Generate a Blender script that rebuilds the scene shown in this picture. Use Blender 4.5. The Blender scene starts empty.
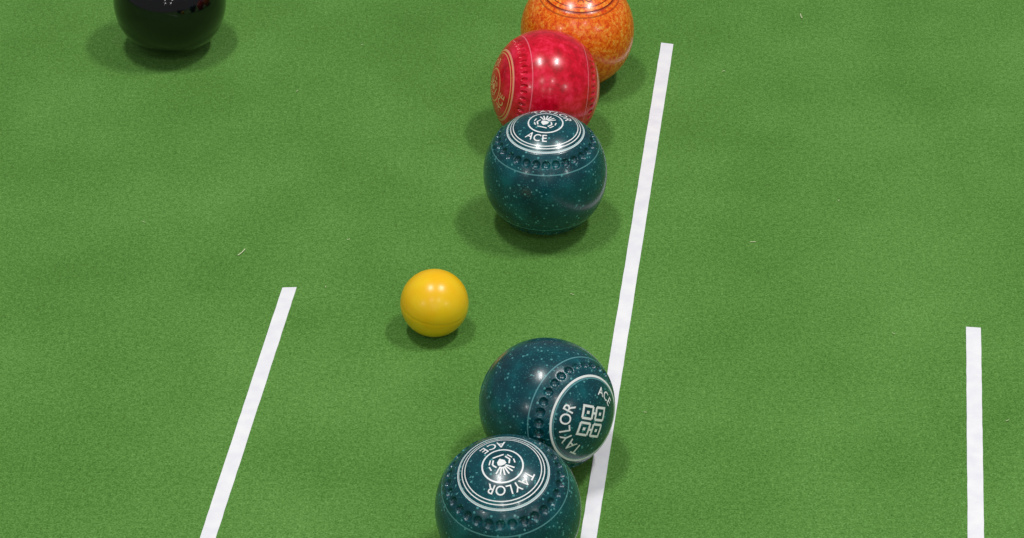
import bpy, bmesh, math, random
import numpy as np
from mathutils import Vector, Matrix
random.seed(3)
sc = bpy.context.scene
sc.view_settings.view_transform = 'Standard'
sc.view_settings.look = 'None'
COL = sc.collection
R = 0.0624

# ---------------------------------------------------------------- node helpers
class NT:
    def __init__(s, name):
        s.m = bpy.data.materials.new(name); s.m.use_nodes = True
        s.t = s.m.node_tree; s.b = s.t.nodes['Principled BSDF']
    def n(s, k, **kw):
        x = s.t.nodes.new(k)
        for a, v in kw.items(): setattr(x, a, v)
        return x
    def l(s, a, b): s.t.links.new(a, b)
    def put(s, v, sock):
        if isinstance(v, (int, float)): sock.default_value = v
        elif isinstance(v, tuple): sock.default_value = v
        else: s.l(v, sock)
    def math(s, op, a, b=0.0, c=0.0, clamp=False):
        x = s.n('ShaderNodeMath', operation=op, use_clamp=clamp)
        s.put(a, x.inputs[0]); s.put(b, x.inputs[1]); s.put(c, x.inputs[2])
        return x.outputs[0]
    def mix(s, f, a, b):
        x = s.n('ShaderNodeMix', data_type='RGBA')
        s.put(f, x.inputs[0]); s.put(a, x.inputs[6]); s.put(b, x.inputs[7])
        return x.outputs[2]
    def ramp(s, f, stops):
        x = s.n('ShaderNodeValToRGB'); e = x.color_ramp.elements
        while len(e) < len(stops): e.new(0.5)
        for i, (p, c) in enumerate(stops): e[i].position = p; e[i].color = c
        s.put(f, x.inputs[0]); return x.outputs[0]
    def noise(s, vec, scale, detail=2, rough=.5, dist=0):
        x = s.n('ShaderNodeTexNoise'); s.l(vec, x.inputs['Vector'])
        x.inputs['Scale'].default_value = scale; x.inputs['Detail'].default_value = detail
        x.inputs['Roughness'].default_value = rough; x.inputs['Distortion'].default_value = dist
        return x.outputs[0]
    def voro(s, vec, scale, rnd=1.0):
        x = s.n('ShaderNodeTexVoronoi'); s.l(vec, x.inputs['Vector'])
        x.inputs['Scale'].default_value = scale; x.inputs['Randomness'].default_value = rnd
        return x
def C(r, g, b):
    f = lambda v: ((v/255)/12.92 if v/255 <= .04045 else ((v/255+.055)/1.055)**2.4)
    return (f(r), f(g), f(b), 1)

# ---------------------------------------------------------------- bowl material
def bowl_material(name, kind, rings):
    k = NT(name)
    tc = k.n('ShaderNodeTexCoord').outputs['Object']
    sep = k.n('ShaderNodeSeparateXYZ'); k.l(tc, sep.inputs[0])
    x, y, z = sep.outputs
    rho = k.math('DIVIDE', k.math('SQRT', k.math('ADD', k.math('MULTIPLY', x, x), k.math('MULTIPLY', y, y))), R)
    az = k.math('DIVIDE', k.math('ABSOLUTE', z), R)
    side = k.math('GREATER_THAN', az, .35)
    if kind == 'teal':
        n = k.noise(tc, 38, 3, .6)
        base = k.ramp(n, [(.3, C(0, 50, 60)), (.55, C(2, 70, 80)), (.75, C(8, 96, 104))])
        v = k.voro(tc, 230)
        gate = k.math('GREATER_THAN', k.noise(tc, 150, 1), .52)
        sp = k.math('MULTIPLY', k.math('LESS_THAN', v.outputs['Distance'], .25), gate)
        base = k.mix(k.math('MULTIPLY', sp, .6), base, C(104, 184, 184))
        v2 = k.voro(tc, 400)
        sp2 = k.math('MULTIPLY', k.math('LESS_THAN', v2.outputs['Distance'], .26), .38)
        base = k.mix(sp2, base, C(50, 134, 140))
        ringc = C(240, 244, 244)
    elif kind == 'red':
        n = k.noise(tc, 75, 4, .7)
        base = k.ramp(n, [(.34, C(178, 0, 26)), (.5, C(220, 4, 42)), (.66, C(246, 40, 78))])
        ringc = C(240, 170, 110)
    elif kind == 'orange':
        n = k.noise(tc, 230, 3, .7, .4)
        base = k.ramp(n, [(.36, C(222, 62, 0)), (.45, C(248, 104, 6)), (.55, C(255, 134, 24)), (.66, C(255, 176, 72))])
        v = k.voro(tc, 330)
        sp = k.math('MULTIPLY', k.math('LESS_THAN', v.outputs['Distance'], .3), .45)
        base = k.mix(sp, base, C(224, 60, 2))
        ringc = C(130, 30, 2)
    else:
        base = C(6, 6, 8); ringc = C(20, 20, 22)
    mask = None
    for (r0, w) in rings:
        c = k.math('COMPARE', rho, r0, w/2)
        mask = c if mask is None else k.math('MAXIMUM', mask, c)
    if mask is not None:
        mask = k.math('MULTIPLY', mask, side)
        base = k.mix(mask, base, ringc)
    # fine lathe grooves bordering the grip band
    if kind == 'orange':
        g = k.math('MAXIMUM', k.math('COMPARE', az, .735, .010), k.math('COMPARE', az, .785, .006))
    else:
        g = k.math('MAXIMUM', k.math('COMPARE', az, .53, .008), k.math('COMPARE', az, .80, .006))
    gc = {'teal': C(110, 176, 182), 'red': C(246, 130, 150), 'orange': C(150, 36, 2), 'black': C(3, 3, 4)}[kind]
    base = k.mix(k.math('MULTIPLY', g, .6), base, gc)
    k.put(base, k.b.inputs['Base Color'])
    k.b.inputs['Roughness'].default_value = {'teal': .26, 'red': .24, 'orange': .26, 'black': .09}[kind]
    k.b.inputs['Coat Weight'].default_value = .12 if kind != 'black' else .4
    k.b.inputs['Coat Roughness'].default_value = .08
    bp = k.n('ShaderNodeBump'); bp.inputs['Strength'].default_value = .35; bp.inputs['Distance'].default_value = .0006
    hgt = k.math('SUBTRACT', k.math('MULTIPLY', k.noise(tc, 90, 2), .12 if kind != 'black' else .02), g)
    k.l(hgt, bp.inputs['Height']); k.l(bp.outputs[0], k.b.inputs['Normal'])
    return k.m

def plain(name, col, rough=.35, metal=0.0):
    k = NT(name); tc = k.n('ShaderNodeTexCoord').outputs['Object']
    n = k.noise(tc, 400, 2)
    k.put(k.mix(k.math('MULTIPLY', n, .25), col, tuple(c*.6 for c in col[:3])+(1,)), k.b.inputs['Base Color'])
    k.b.inputs['Roughness'].default_value = rough; k.b.inputs['Metallic'].default_value = metal
    return k.m

# ---------------------------------------------------------------- bowl geometry
PE = 2.1; CP = .995
def zprof(rho):           # rho in units of R -> z in units of R
    return CP*max(0.0, 1-min(rho, 1.0)**PE)**(1/PE)

def bowl_mesh(name, style, U=660, V=320):
    phi = np.linspace(0, math.pi, V+1)[1:-1]
    s, c = np.sin(phi), np.cos(phi)
    k = (np.abs(s)**PE + np.abs(c/CP)**PE)**(-1/PE)
    r = s*k; z = c*k
    th = np.linspace(0, 2*math.pi, U, endpoint=False)
    RR, TH = np.meshgrid(r, th, indexing='ij'); ZZ = np.repeat(z[:, None], U, 1)
    nx = RR; nz = ZZ/(CP**2); ln = np.sqrt(nx*nx+nz*nz); nx = nx/ln; nz = nz/ln
    d = np.zeros_like(RR)
    if style:
        N, hw, hh, dep, zc = style     # count, half width (R units, tangential), half height, depth, axial centre
        rc = (1-(zc/CP)**PE)**(1/PE)
        seg = 2*math.pi/N
        for sgn, off in ((1, 0), (-1, seg*.5)):
            dt = (((TH+off) % seg)-seg/2)*rc/hw
            pc = math.atan2(rc, sgn*zc)
            dv = (np.arctan2(RR, ZZ)-pc)/hh
            q = np.clip(1-(dt*dt+dv*dv), 0, 1)
            d += dep*np.sqrt(q)*np.minimum(1, 3*q)
    # shallow step around the emblem face
    st = np.clip((.645-RR)/.012, 0, 1)*(np.abs(ZZ) > .5)
    d += .006*st
    X = (RR-d*nx)*np.cos(TH)*R; Y = (RR-d*nx)*np.sin(TH)*R; Z = (ZZ-d*nz)*R
    co = np.stack([X, Y, Z], -1).reshape(-1, 3)
    nv = len(co); zt = (CP-.006)*R
    co = np.vstack([co, [[0, 0, zt], [0, 0, -zt]]])
    i = np.arange(V-2)[:, None]; j = np.arange(U)[None, :]; j2 = (j+1) % U
    q = np.stack([i*U+j, (i+1)*U+j, (i+1)*U+j2, i*U+j2], -1).reshape(-1, 4)
    jj = np.arange(U)
    t1 = np.stack([np.full(U, nv), jj, (jj+1) % U], -1)
    b = (V-2)*U
    t2 = np.stack([np.full(U, nv+1), b+(jj+1) % U, b+jj], -1)
    me = bpy.data.meshes.new(name)
    loops = np.concatenate([q.ravel(), t1.ravel(), t2.ravel()])
    tot = np.concatenate([np.full(len(q), 4), np.full(2*U, 3)])
    start = np.concatenate([[0], np.cumsum(tot)[:-1]])
    me.vertices.add(len(co)); me.vertices.foreach_set('co', co.ravel())
    me.loops.add(len(loops)); me.loops.foreach_set('vertex_index', loops.astype(np.int32))
    me.polygons.add(len(tot)); me.polygons.foreach_set('loop_start', start.astype(np.int32))
    me.polygons.foreach_set('loop_total', tot.astype(np.int32))
    me.update(calc_edges=True); me.validate()
    me.polygons.foreach_set('use_smooth', np.ones(len(tot), bool))
    return me

# ---------------------------------------------------------------- decals (engraved+filled marks)
def onface(x, y):
    rho = math.hypot(x, y)
    lift = .0045-(.006 if rho < .645 else 0)
    return (x*R, y*R, (zprof(rho)+lift)*R)

def text_verts(txt, size, sp=1.22):
    cu = bpy.data.curves.new('t', 'FONT'); cu.body = txt; cu.size = size
    cu.align_x = 'CENTER'; cu.offset = .008*size; cu.resolution_u = 4
    cu.space_character = sp
    ob = bpy.data.objects.new('t', cu); COL.objects.link(ob)
    bpy.context.view_layer.update()
    dg = bpy.context.evaluated_depsgraph_get()
    me = bpy.data.meshes.new_from_object(ob.evaluated_get(dg))
    vs = [tuple(v.co) for v in me.vertices]; fs = [tuple(p.vertices) for p in me.polygons]
    bpy.data.objects.remove(ob); bpy.data.meshes.remove(me)
    return vs, fs

class Decal:
    def __init__(s): s.v = []; s.f = []
    def arc_text(s, txt, size, r0, a0, outward=True):
        # letters set one by one so that the kerning stays even round the arc
        adv = {'T': .62, 'A': .70, 'Y': .64, 'L': .58, 'O': .80, 'R': .66, 'C': .72, 'E': .62}
        tot = sum(adv[c] for c in txt)*size; rm = r0+(.3*size if outward else -.3*size)
        pos = -tot/2
        for ch in txt:
            vs, fs = text_verts(ch, size); o = len(s.v); w = adv[ch]*size; cx = pos+w/2; pos += w
            ac = a0-cx/rm if outward else a0+cx/rm
            for x, y, _ in vs:
                rr = r0+y if outward else r0-y
                tx = x if outward else -x
                s.v.append(onface(rr*math.cos(ac)+tx*math.sin(ac), rr*math.sin(ac)-tx*math.cos(ac)))
            s.f += [tuple(i+o for i in f) for f in fs]
    def poly(s, pts, rot=0, cx=0, cy=0):
        o = len(s.v); c, n = math.cos(rot), math.sin(rot)
        for x, y in pts: s.v.append(onface(cx+x*c-y*n, cy+x*n+y*c))
        s.f.append(tuple(range(o, o+len(pts))))
    def bar(s, x0, y0, x1, y1, w, rot=0):
        dx, dy = x1-x0, y1-y0; L = math.hypot(dx, dy); px, py = -dy/L*w/2, dx/L*w/2
        n = max(1, int(L/.05))
        for i in range(n):
            a, b = i/n, (i+1)/n
            s.poly([(x0+dx*a+px, y0+dy*a+py), (x0+dx*a-px, y0+dy*a-py), (x0+dx*b-px, y0+dy*b-py), (x0+dx*b+px, y0+dy*b+py)], rot)
    def mesh(s, name):
        me = bpy.data.meshes.new(name); me.from_pydata(s.v, [], s.f); me.update()
        bm = bmesh.new(); bm.from_mesh(me)
        for f in bm.faces:
            f.normal_update()
            if f.normal.z < 0: f.normal_flip()
        bm.to_mesh(me); bm.free(); return me

def crest_decal(rot, ring_r=.325, ts=.18):
    d = Decal()
    d.arc_text('TAYLOR', ts, ring_r, math.radians(90)+rot)
    d.arc_text('ACE', ts, ring_r+.7*ts, math.radians(270)+rot, outward=False)
    # crest : plume, shield, supporters, scroll
    for a in (-56, -34, -11, 11, 34, 56):
        t = math.radians(90+a)
        d.bar(0.045*math.cos(t), .04*math.sin(t), .16*math.cos(t), .155*math.sin(t)+.02, .022, rot)
    d.poly([(-.06, -.005), (-.02, .012), (.02, .012), (.06, -.005), (.055, -.06), (0, -.11), (-.055, -.06)], rot)
    for sx in (-1, 1):
        d.bar(sx*.09, .015, sx*.125, -.05, .022, rot); d.bar(sx*.125, -.05, sx*.085, -.12, .022, rot)
        d.bar(sx*.17, .03, sx*.175, -.04, .018, rot); d.bar(sx*.165, -.07, sx*.12, -.14, .018, rot)
    d.bar(-.08, -.16, .08, -.16, .022, rot)
    return d
def knot_decal(rot):
    d = Decal()
    d.arc_text('TAYLOR', .225, .385, math.radians(203))
    d.arc_text('ACE', .18, .40, math.radians(52))
    w = .036
    for sx in (-1, 1):
        for sy in (-1, 1):
            x0, x1 = sx*.035, sx*.215; y0, y1 = sy*.035, sy*.215
            d.bar(x0, y1, x1+sx*w/2, y1, w, rot); d.bar(x1, y0, x1, y1, w, rot)
            d.bar(x0, y0, x0, y1, w, rot); d.bar(x0, y0, x1, y0, w, rot)
            d.bar(sx*.1, sy*.125, sx*.15, sy*.125, .045, rot)
    d.bar(-.035, .125, .035, .125, w, rot); d.bar(-.035, -.125, .035, -.125, w, rot)
    return d

CAMUP = Vector((0, .5736, .8192))
def make_bowl(x, y, axis, mat, style, decal=None, decal_mat=None, scale=1.0, zs=1.0):
    me = bowl_mesh('lawn_bowl', style)
    me.materials.append(mat)
    ob = bpy.data.objects.new('lawn_bowl', me); COL.objects.link(ob)
    if decal:
        dm = decal.mesh('emblem'); dm.materials.append(decal_mat)
        do = bpy.data.objects.new('emblem', dm); COL.objects.link(do)
        with bpy.context.temp_override(active_object=ob, object=ob, selected_objects=[ob, do], selected_editable_objects=[ob, do]):
            bpy.ops.object.join()
    a = Vector(axis).normalized()
    up = CAMUP-a*CAMUP.dot(a)
    up.normalize(); xx = up.cross(a)
    M = Matrix((xx, up, a)).transposed() @ Matrix.Diagonal((scale, scale, scale*zs))
    n = len(ob.data.vertices); co = np.empty(n*3); ob.data.vertices.foreach_get('co', co)
    co = co.reshape(-1, 3) @ np.array(M).T
    ob.matrix_world = Matrix.Translation((x, y, -co[:, 2].min())) @ M.to_4x4()
    return ob

ACE_R = [(.612, .026), (.558, .013), (.518, .013), (.275, .022)]
teal_a = bowl_material('teal_speckled_resin', 'teal', ACE_R)
teal_b = bowl_material('teal_speckled_resin_single_ring', 'teal', [(.64, .03)])
red_m = bowl_material('red_mottled_resin', 'red', [(.60, .03), (.55, .014), (.275, .022)])
org_m = bowl_material('orange_speckled_resin', 'orange', [(.615, .022), (.54, .014), (.30, .02)])
blk_m = bowl_material('black_resin', 'black', [])
silver = plain('silver_fill', C(246, 248, 248), .4)
gold = plain('gold_fill', C(244, 190, 130), .35)
brown = plain('dark_orange_fill', C(160, 50, 5), .4)

DIMP = (30, .070, .070, .05, .665)
make_bowl(.0342, 2.525, (0, -.02, 1), teal_a, DIMP, crest_decal(math.radians(-22)), silver, 1.022)
make_bowl(.0322, 2.1350, (.66, -.705, .235), teal_b, DIMP, knot_decal(math.radians(-8)), silver, .992)
make_bowl(-.0035, 1.984, (-.075, -.237, .968), teal_a, DIMP, crest_decal(math.radians(-155)), silver, 1.03)
make_bowl(.0356, 2.694, (-.95, -.22, .2), red_m, (44, .030, .070, .035, .66), crest_decal(0.6, .32, .19), gold, 1.0, .94)
make_bowl(.0725, 2.816, (.03, -.08, 1), org_m, None, crest_decal(0.3), brown, 1.01)
make_bowl(-.3868, 2.884, (.05, .05, 1), blk_m, None, scale=1.02)

# ---------------------------------------------------------------- jack
jr = .0336
bm = bmesh.new()
bmesh.ops.create_uvsphere(bm, u_segments=128, v_segments=96, radius=jr)
for v in bm.verts:      # moulding seam: a hairline groove round the equator
    if abs(v.co.z) < .0004:
        v.co.x *= .988; v.co.y *= .988
for f in bm.faces: f.smooth = True
me = bpy.data.meshes.new('jack_ball'); bm.to_mesh(me); bm.free()
k = NT('yellow_jack_resin'); tc = k.n('ShaderNodeTexCoord').outputs['Object']
k.put(k.ramp(k.noise(tc, 45, 3), [(.3, C(255, 194, 6)), (.7, C(255, 212, 30))]), k.b.inputs['Base Color'])
k.b.inputs['Roughness'].default_value = .3
bp = k.n('ShaderNodeBump'); bp.inputs['Strength'].default_value = .15; bp.inputs['Distance'].default_value = .0005
k.l(k.noise(tc, 160, 2), bp.inputs['Height']); k.l(bp.outputs[0], k.b.inputs['Normal'])
me.materials.append(k.m)
jack = bpy.data.objects.new('jack_ball', me); COL.objects.link(jack)
jack.location = (-.0762, 2.336, jr); jack.rotation_euler = (math.radians(5), math.radians(8), 0)

# ---------------------------------------------------------------- carpet floor
k = NT('green_bowls_carpet'); tc = k.n('ShaderNodeTexCoord').outputs['Object']
fine = k.noise(tc, 560, 3, .75)
med = k.noise(tc, 210, 3, .65)
big = k.noise(tc, 6, 4, .6)
mixv = k.math('ADD', k.math('MULTIPLY', fine, .6), k.math('ADD', k.math('MULTIPLY', med, .25), k.math('MULTIPLY', big, .15)))
col = k.ramp(mixv, [(.36, C(60, 101, 38)), (.5, C(90, 139, 62)), (.64, C(123, 172, 93))])
k.put(col, k.b.inputs['Base Color'])
k.b.inputs['Roughness'].default_value = .95
k.b.inputs['Specular IOR Level'].default_value = .1
bp = k.n('ShaderNodeBump'); bp.inputs['Strength'].default_value = .5; bp.inputs['Distance'].default_value = .0012
k.l(mixv, bp.inputs['Height']); k.l(bp.outputs[0], k.b.inputs['Normal'])
bm = bmesh.new(); bmesh.ops.create_grid(bm, x_segments=8, y_segments=8, size=9)
me = bpy.data.meshes.new('floor'); bm.to_mesh(me); bm.free(); me.materials.append(k.m)
fl = bpy.data.objects.new('floor', me); COL.objects.link(fl)

# ---------------------------------------------------------------- white tapes
k = NT('white_woven_tape'); tc = k.n('ShaderNodeTexCoord').outputs['Object']
n = k.noise(tc, 60, 3)
k.put(k.ramp(n, [(.3, C(240, 240, 248)), (.7, C(253, 253, 255))]), k.b.inputs['Base Color'])
k.b.inputs['Roughness'].default_value = .4
bp = k.n('ShaderNodeBump'); bp.inputs['Strength'].default_value = .2; bp.inputs['Distance'].default_value = .0007
k.l(k.noise(tc, 130, 2), bp.inputs['Height']); k.l(bp.outputs[0], k.b.inputs['Normal'])
tape_m = k.m
def tape(x, y, w, slant, s):
    d = Vector((-s, -1, 0)).normalized(); p = Vector((d.y, -d.x, 0))
    L = (y-1.1)*math.hypot(1, s); n = 120
    bm = bmesh.new(); rows = []
    for i in range(n+1):
        t = L*i/n; e = .00018
        c = Vector((x, y, 0))+d*t
        off = slant*(1 if i == 0 else 0)
        a = c+p*(w/2+random.uniform(-e, e))+d*off; b = c-p*(w/2+random.uniform(-e, e))-d*off
        zt = .0009
        rows.append([bm.verts.new((a.x, a.y, 0)), bm.verts.new((a.x, a.y, zt)), bm.verts.new((b.x, b.y, zt)), bm.verts.new((b.x, b.y, 0))])
    for r0, r1 in zip(rows, rows[1:]):
        for j in range(4):
            bm.faces.new((r0[j], r0[(j+1) % 4], r1[(j+1) % 4], r1[j]))
    bm.faces.new(rows[0]); bm.faces.new(rows[-1][::-1])
    bmesh.ops.recalc_face_normals(bm, faces=bm.faces)
    me = bpy.data.meshes.new('marking_tape'); bm.to_mesh(me); bm.free(); me.materials.append(tape_m)
    ob = bpy.data.objects.new('marking_tape', me); COL.objects.link(ob)
tape(-.2246, 2.4087, .0142, .0012, .1265)
tape(.1778, 2.8912, .0144, -.0008, .1250)
tape(.457, 2.3404, .0146, .0, .1225)

# ---------------------------------------------------------------- lint
bm = bmesh.new()
def strand(x, y, L, ang, rad=.0004):
    prev = None; n = 6; bend = random.uniform(-.6, .6); p = Vector((x, y, .0012)); a = ang
    for i in range(n+1):
        ring = []
        q = Vector((-math.sin(a), math.cos(a), 0))
        for j in range(5):
            t = 2*math.pi*j/5
            ring.append(bm.verts.new(p+q*rad*math.cos(t)+Vector((0, 0, rad*math.sin(t)))))
        if prev:
            for j in range(5): bm.faces.new((prev[j], prev[(j+1) % 5], ring[(j+1) % 5], ring[j]))
        prev = ring; p = p+Vector((math.cos(a), math.sin(a), 0))*L/n; a += bend/n
strand(-.281, 2.465, .013, .9, .0006); strand(.3369, 2.948, .010, 1.9, .0006); strand(.2456, 2.489, .006, .3)
for _ in range(14):
    strand(random.uniform(-.45, .5), random.uniform(2.0, 2.95), random.uniform(.002, .004), random.uniform(0, 6), .0003)
me = bpy.data.meshes.new('carpet_lint'); bm.to_mesh(me); bm.free()
me.materials.append(plain('pale_fibre', C(215, 225, 180), .8))
COL.objects.link(bpy.data.objects.new('carpet_lint', me))

# ---------------------------------------------------------------- hall ceiling lamps
def lamp(x, y, P, sx=.4, sy=1.1, z=5.0):
    li = bpy.data.lights.new('ceiling_lamp', 'AREA'); li.shape = 'RECTANGLE'; li.size = sx; li.size_y = sy
    li.energy = P; li.color = (1, .985, .965)
    ob = bpy.data.objects.new('ceiling_lamp', li); ob.location = (x, y, z); COL.objects.link(ob)
lamp(1.9, 2.4, 116); lamp(-1.0, 2.2, 92)
for yy in (-2.4, -7, -12):
    lamp(1.9, yy, 34); lamp(-1.0, yy, 34)
for xx in (-6.5, 7.5):
    lamp(xx, -5, 120, .7, .9)
w = bpy.data.worlds.new('hall_ambience'); sc.world = w; w.use_nodes = True
w.node_tree.nodes['Background'].inputs[0].default_value = (.95, .97, 1, 1)
w.node_tree.nodes['Background'].inputs[1].default_value = .19

# ---------------------------------------------------------------- camera
cd = bpy.data.cameras.new('camera'); cam = bpy.data.objects.new('camera', cd); COL.objects.link(cam)
cam.location = (0, 0, 1.71); cam.rotation_euler = (math.radians(55), 0, 0)
cd.sensor_width = 36; cd.lens = 2926/1024*36; cd.clip_end = 200
sc.camera = cam
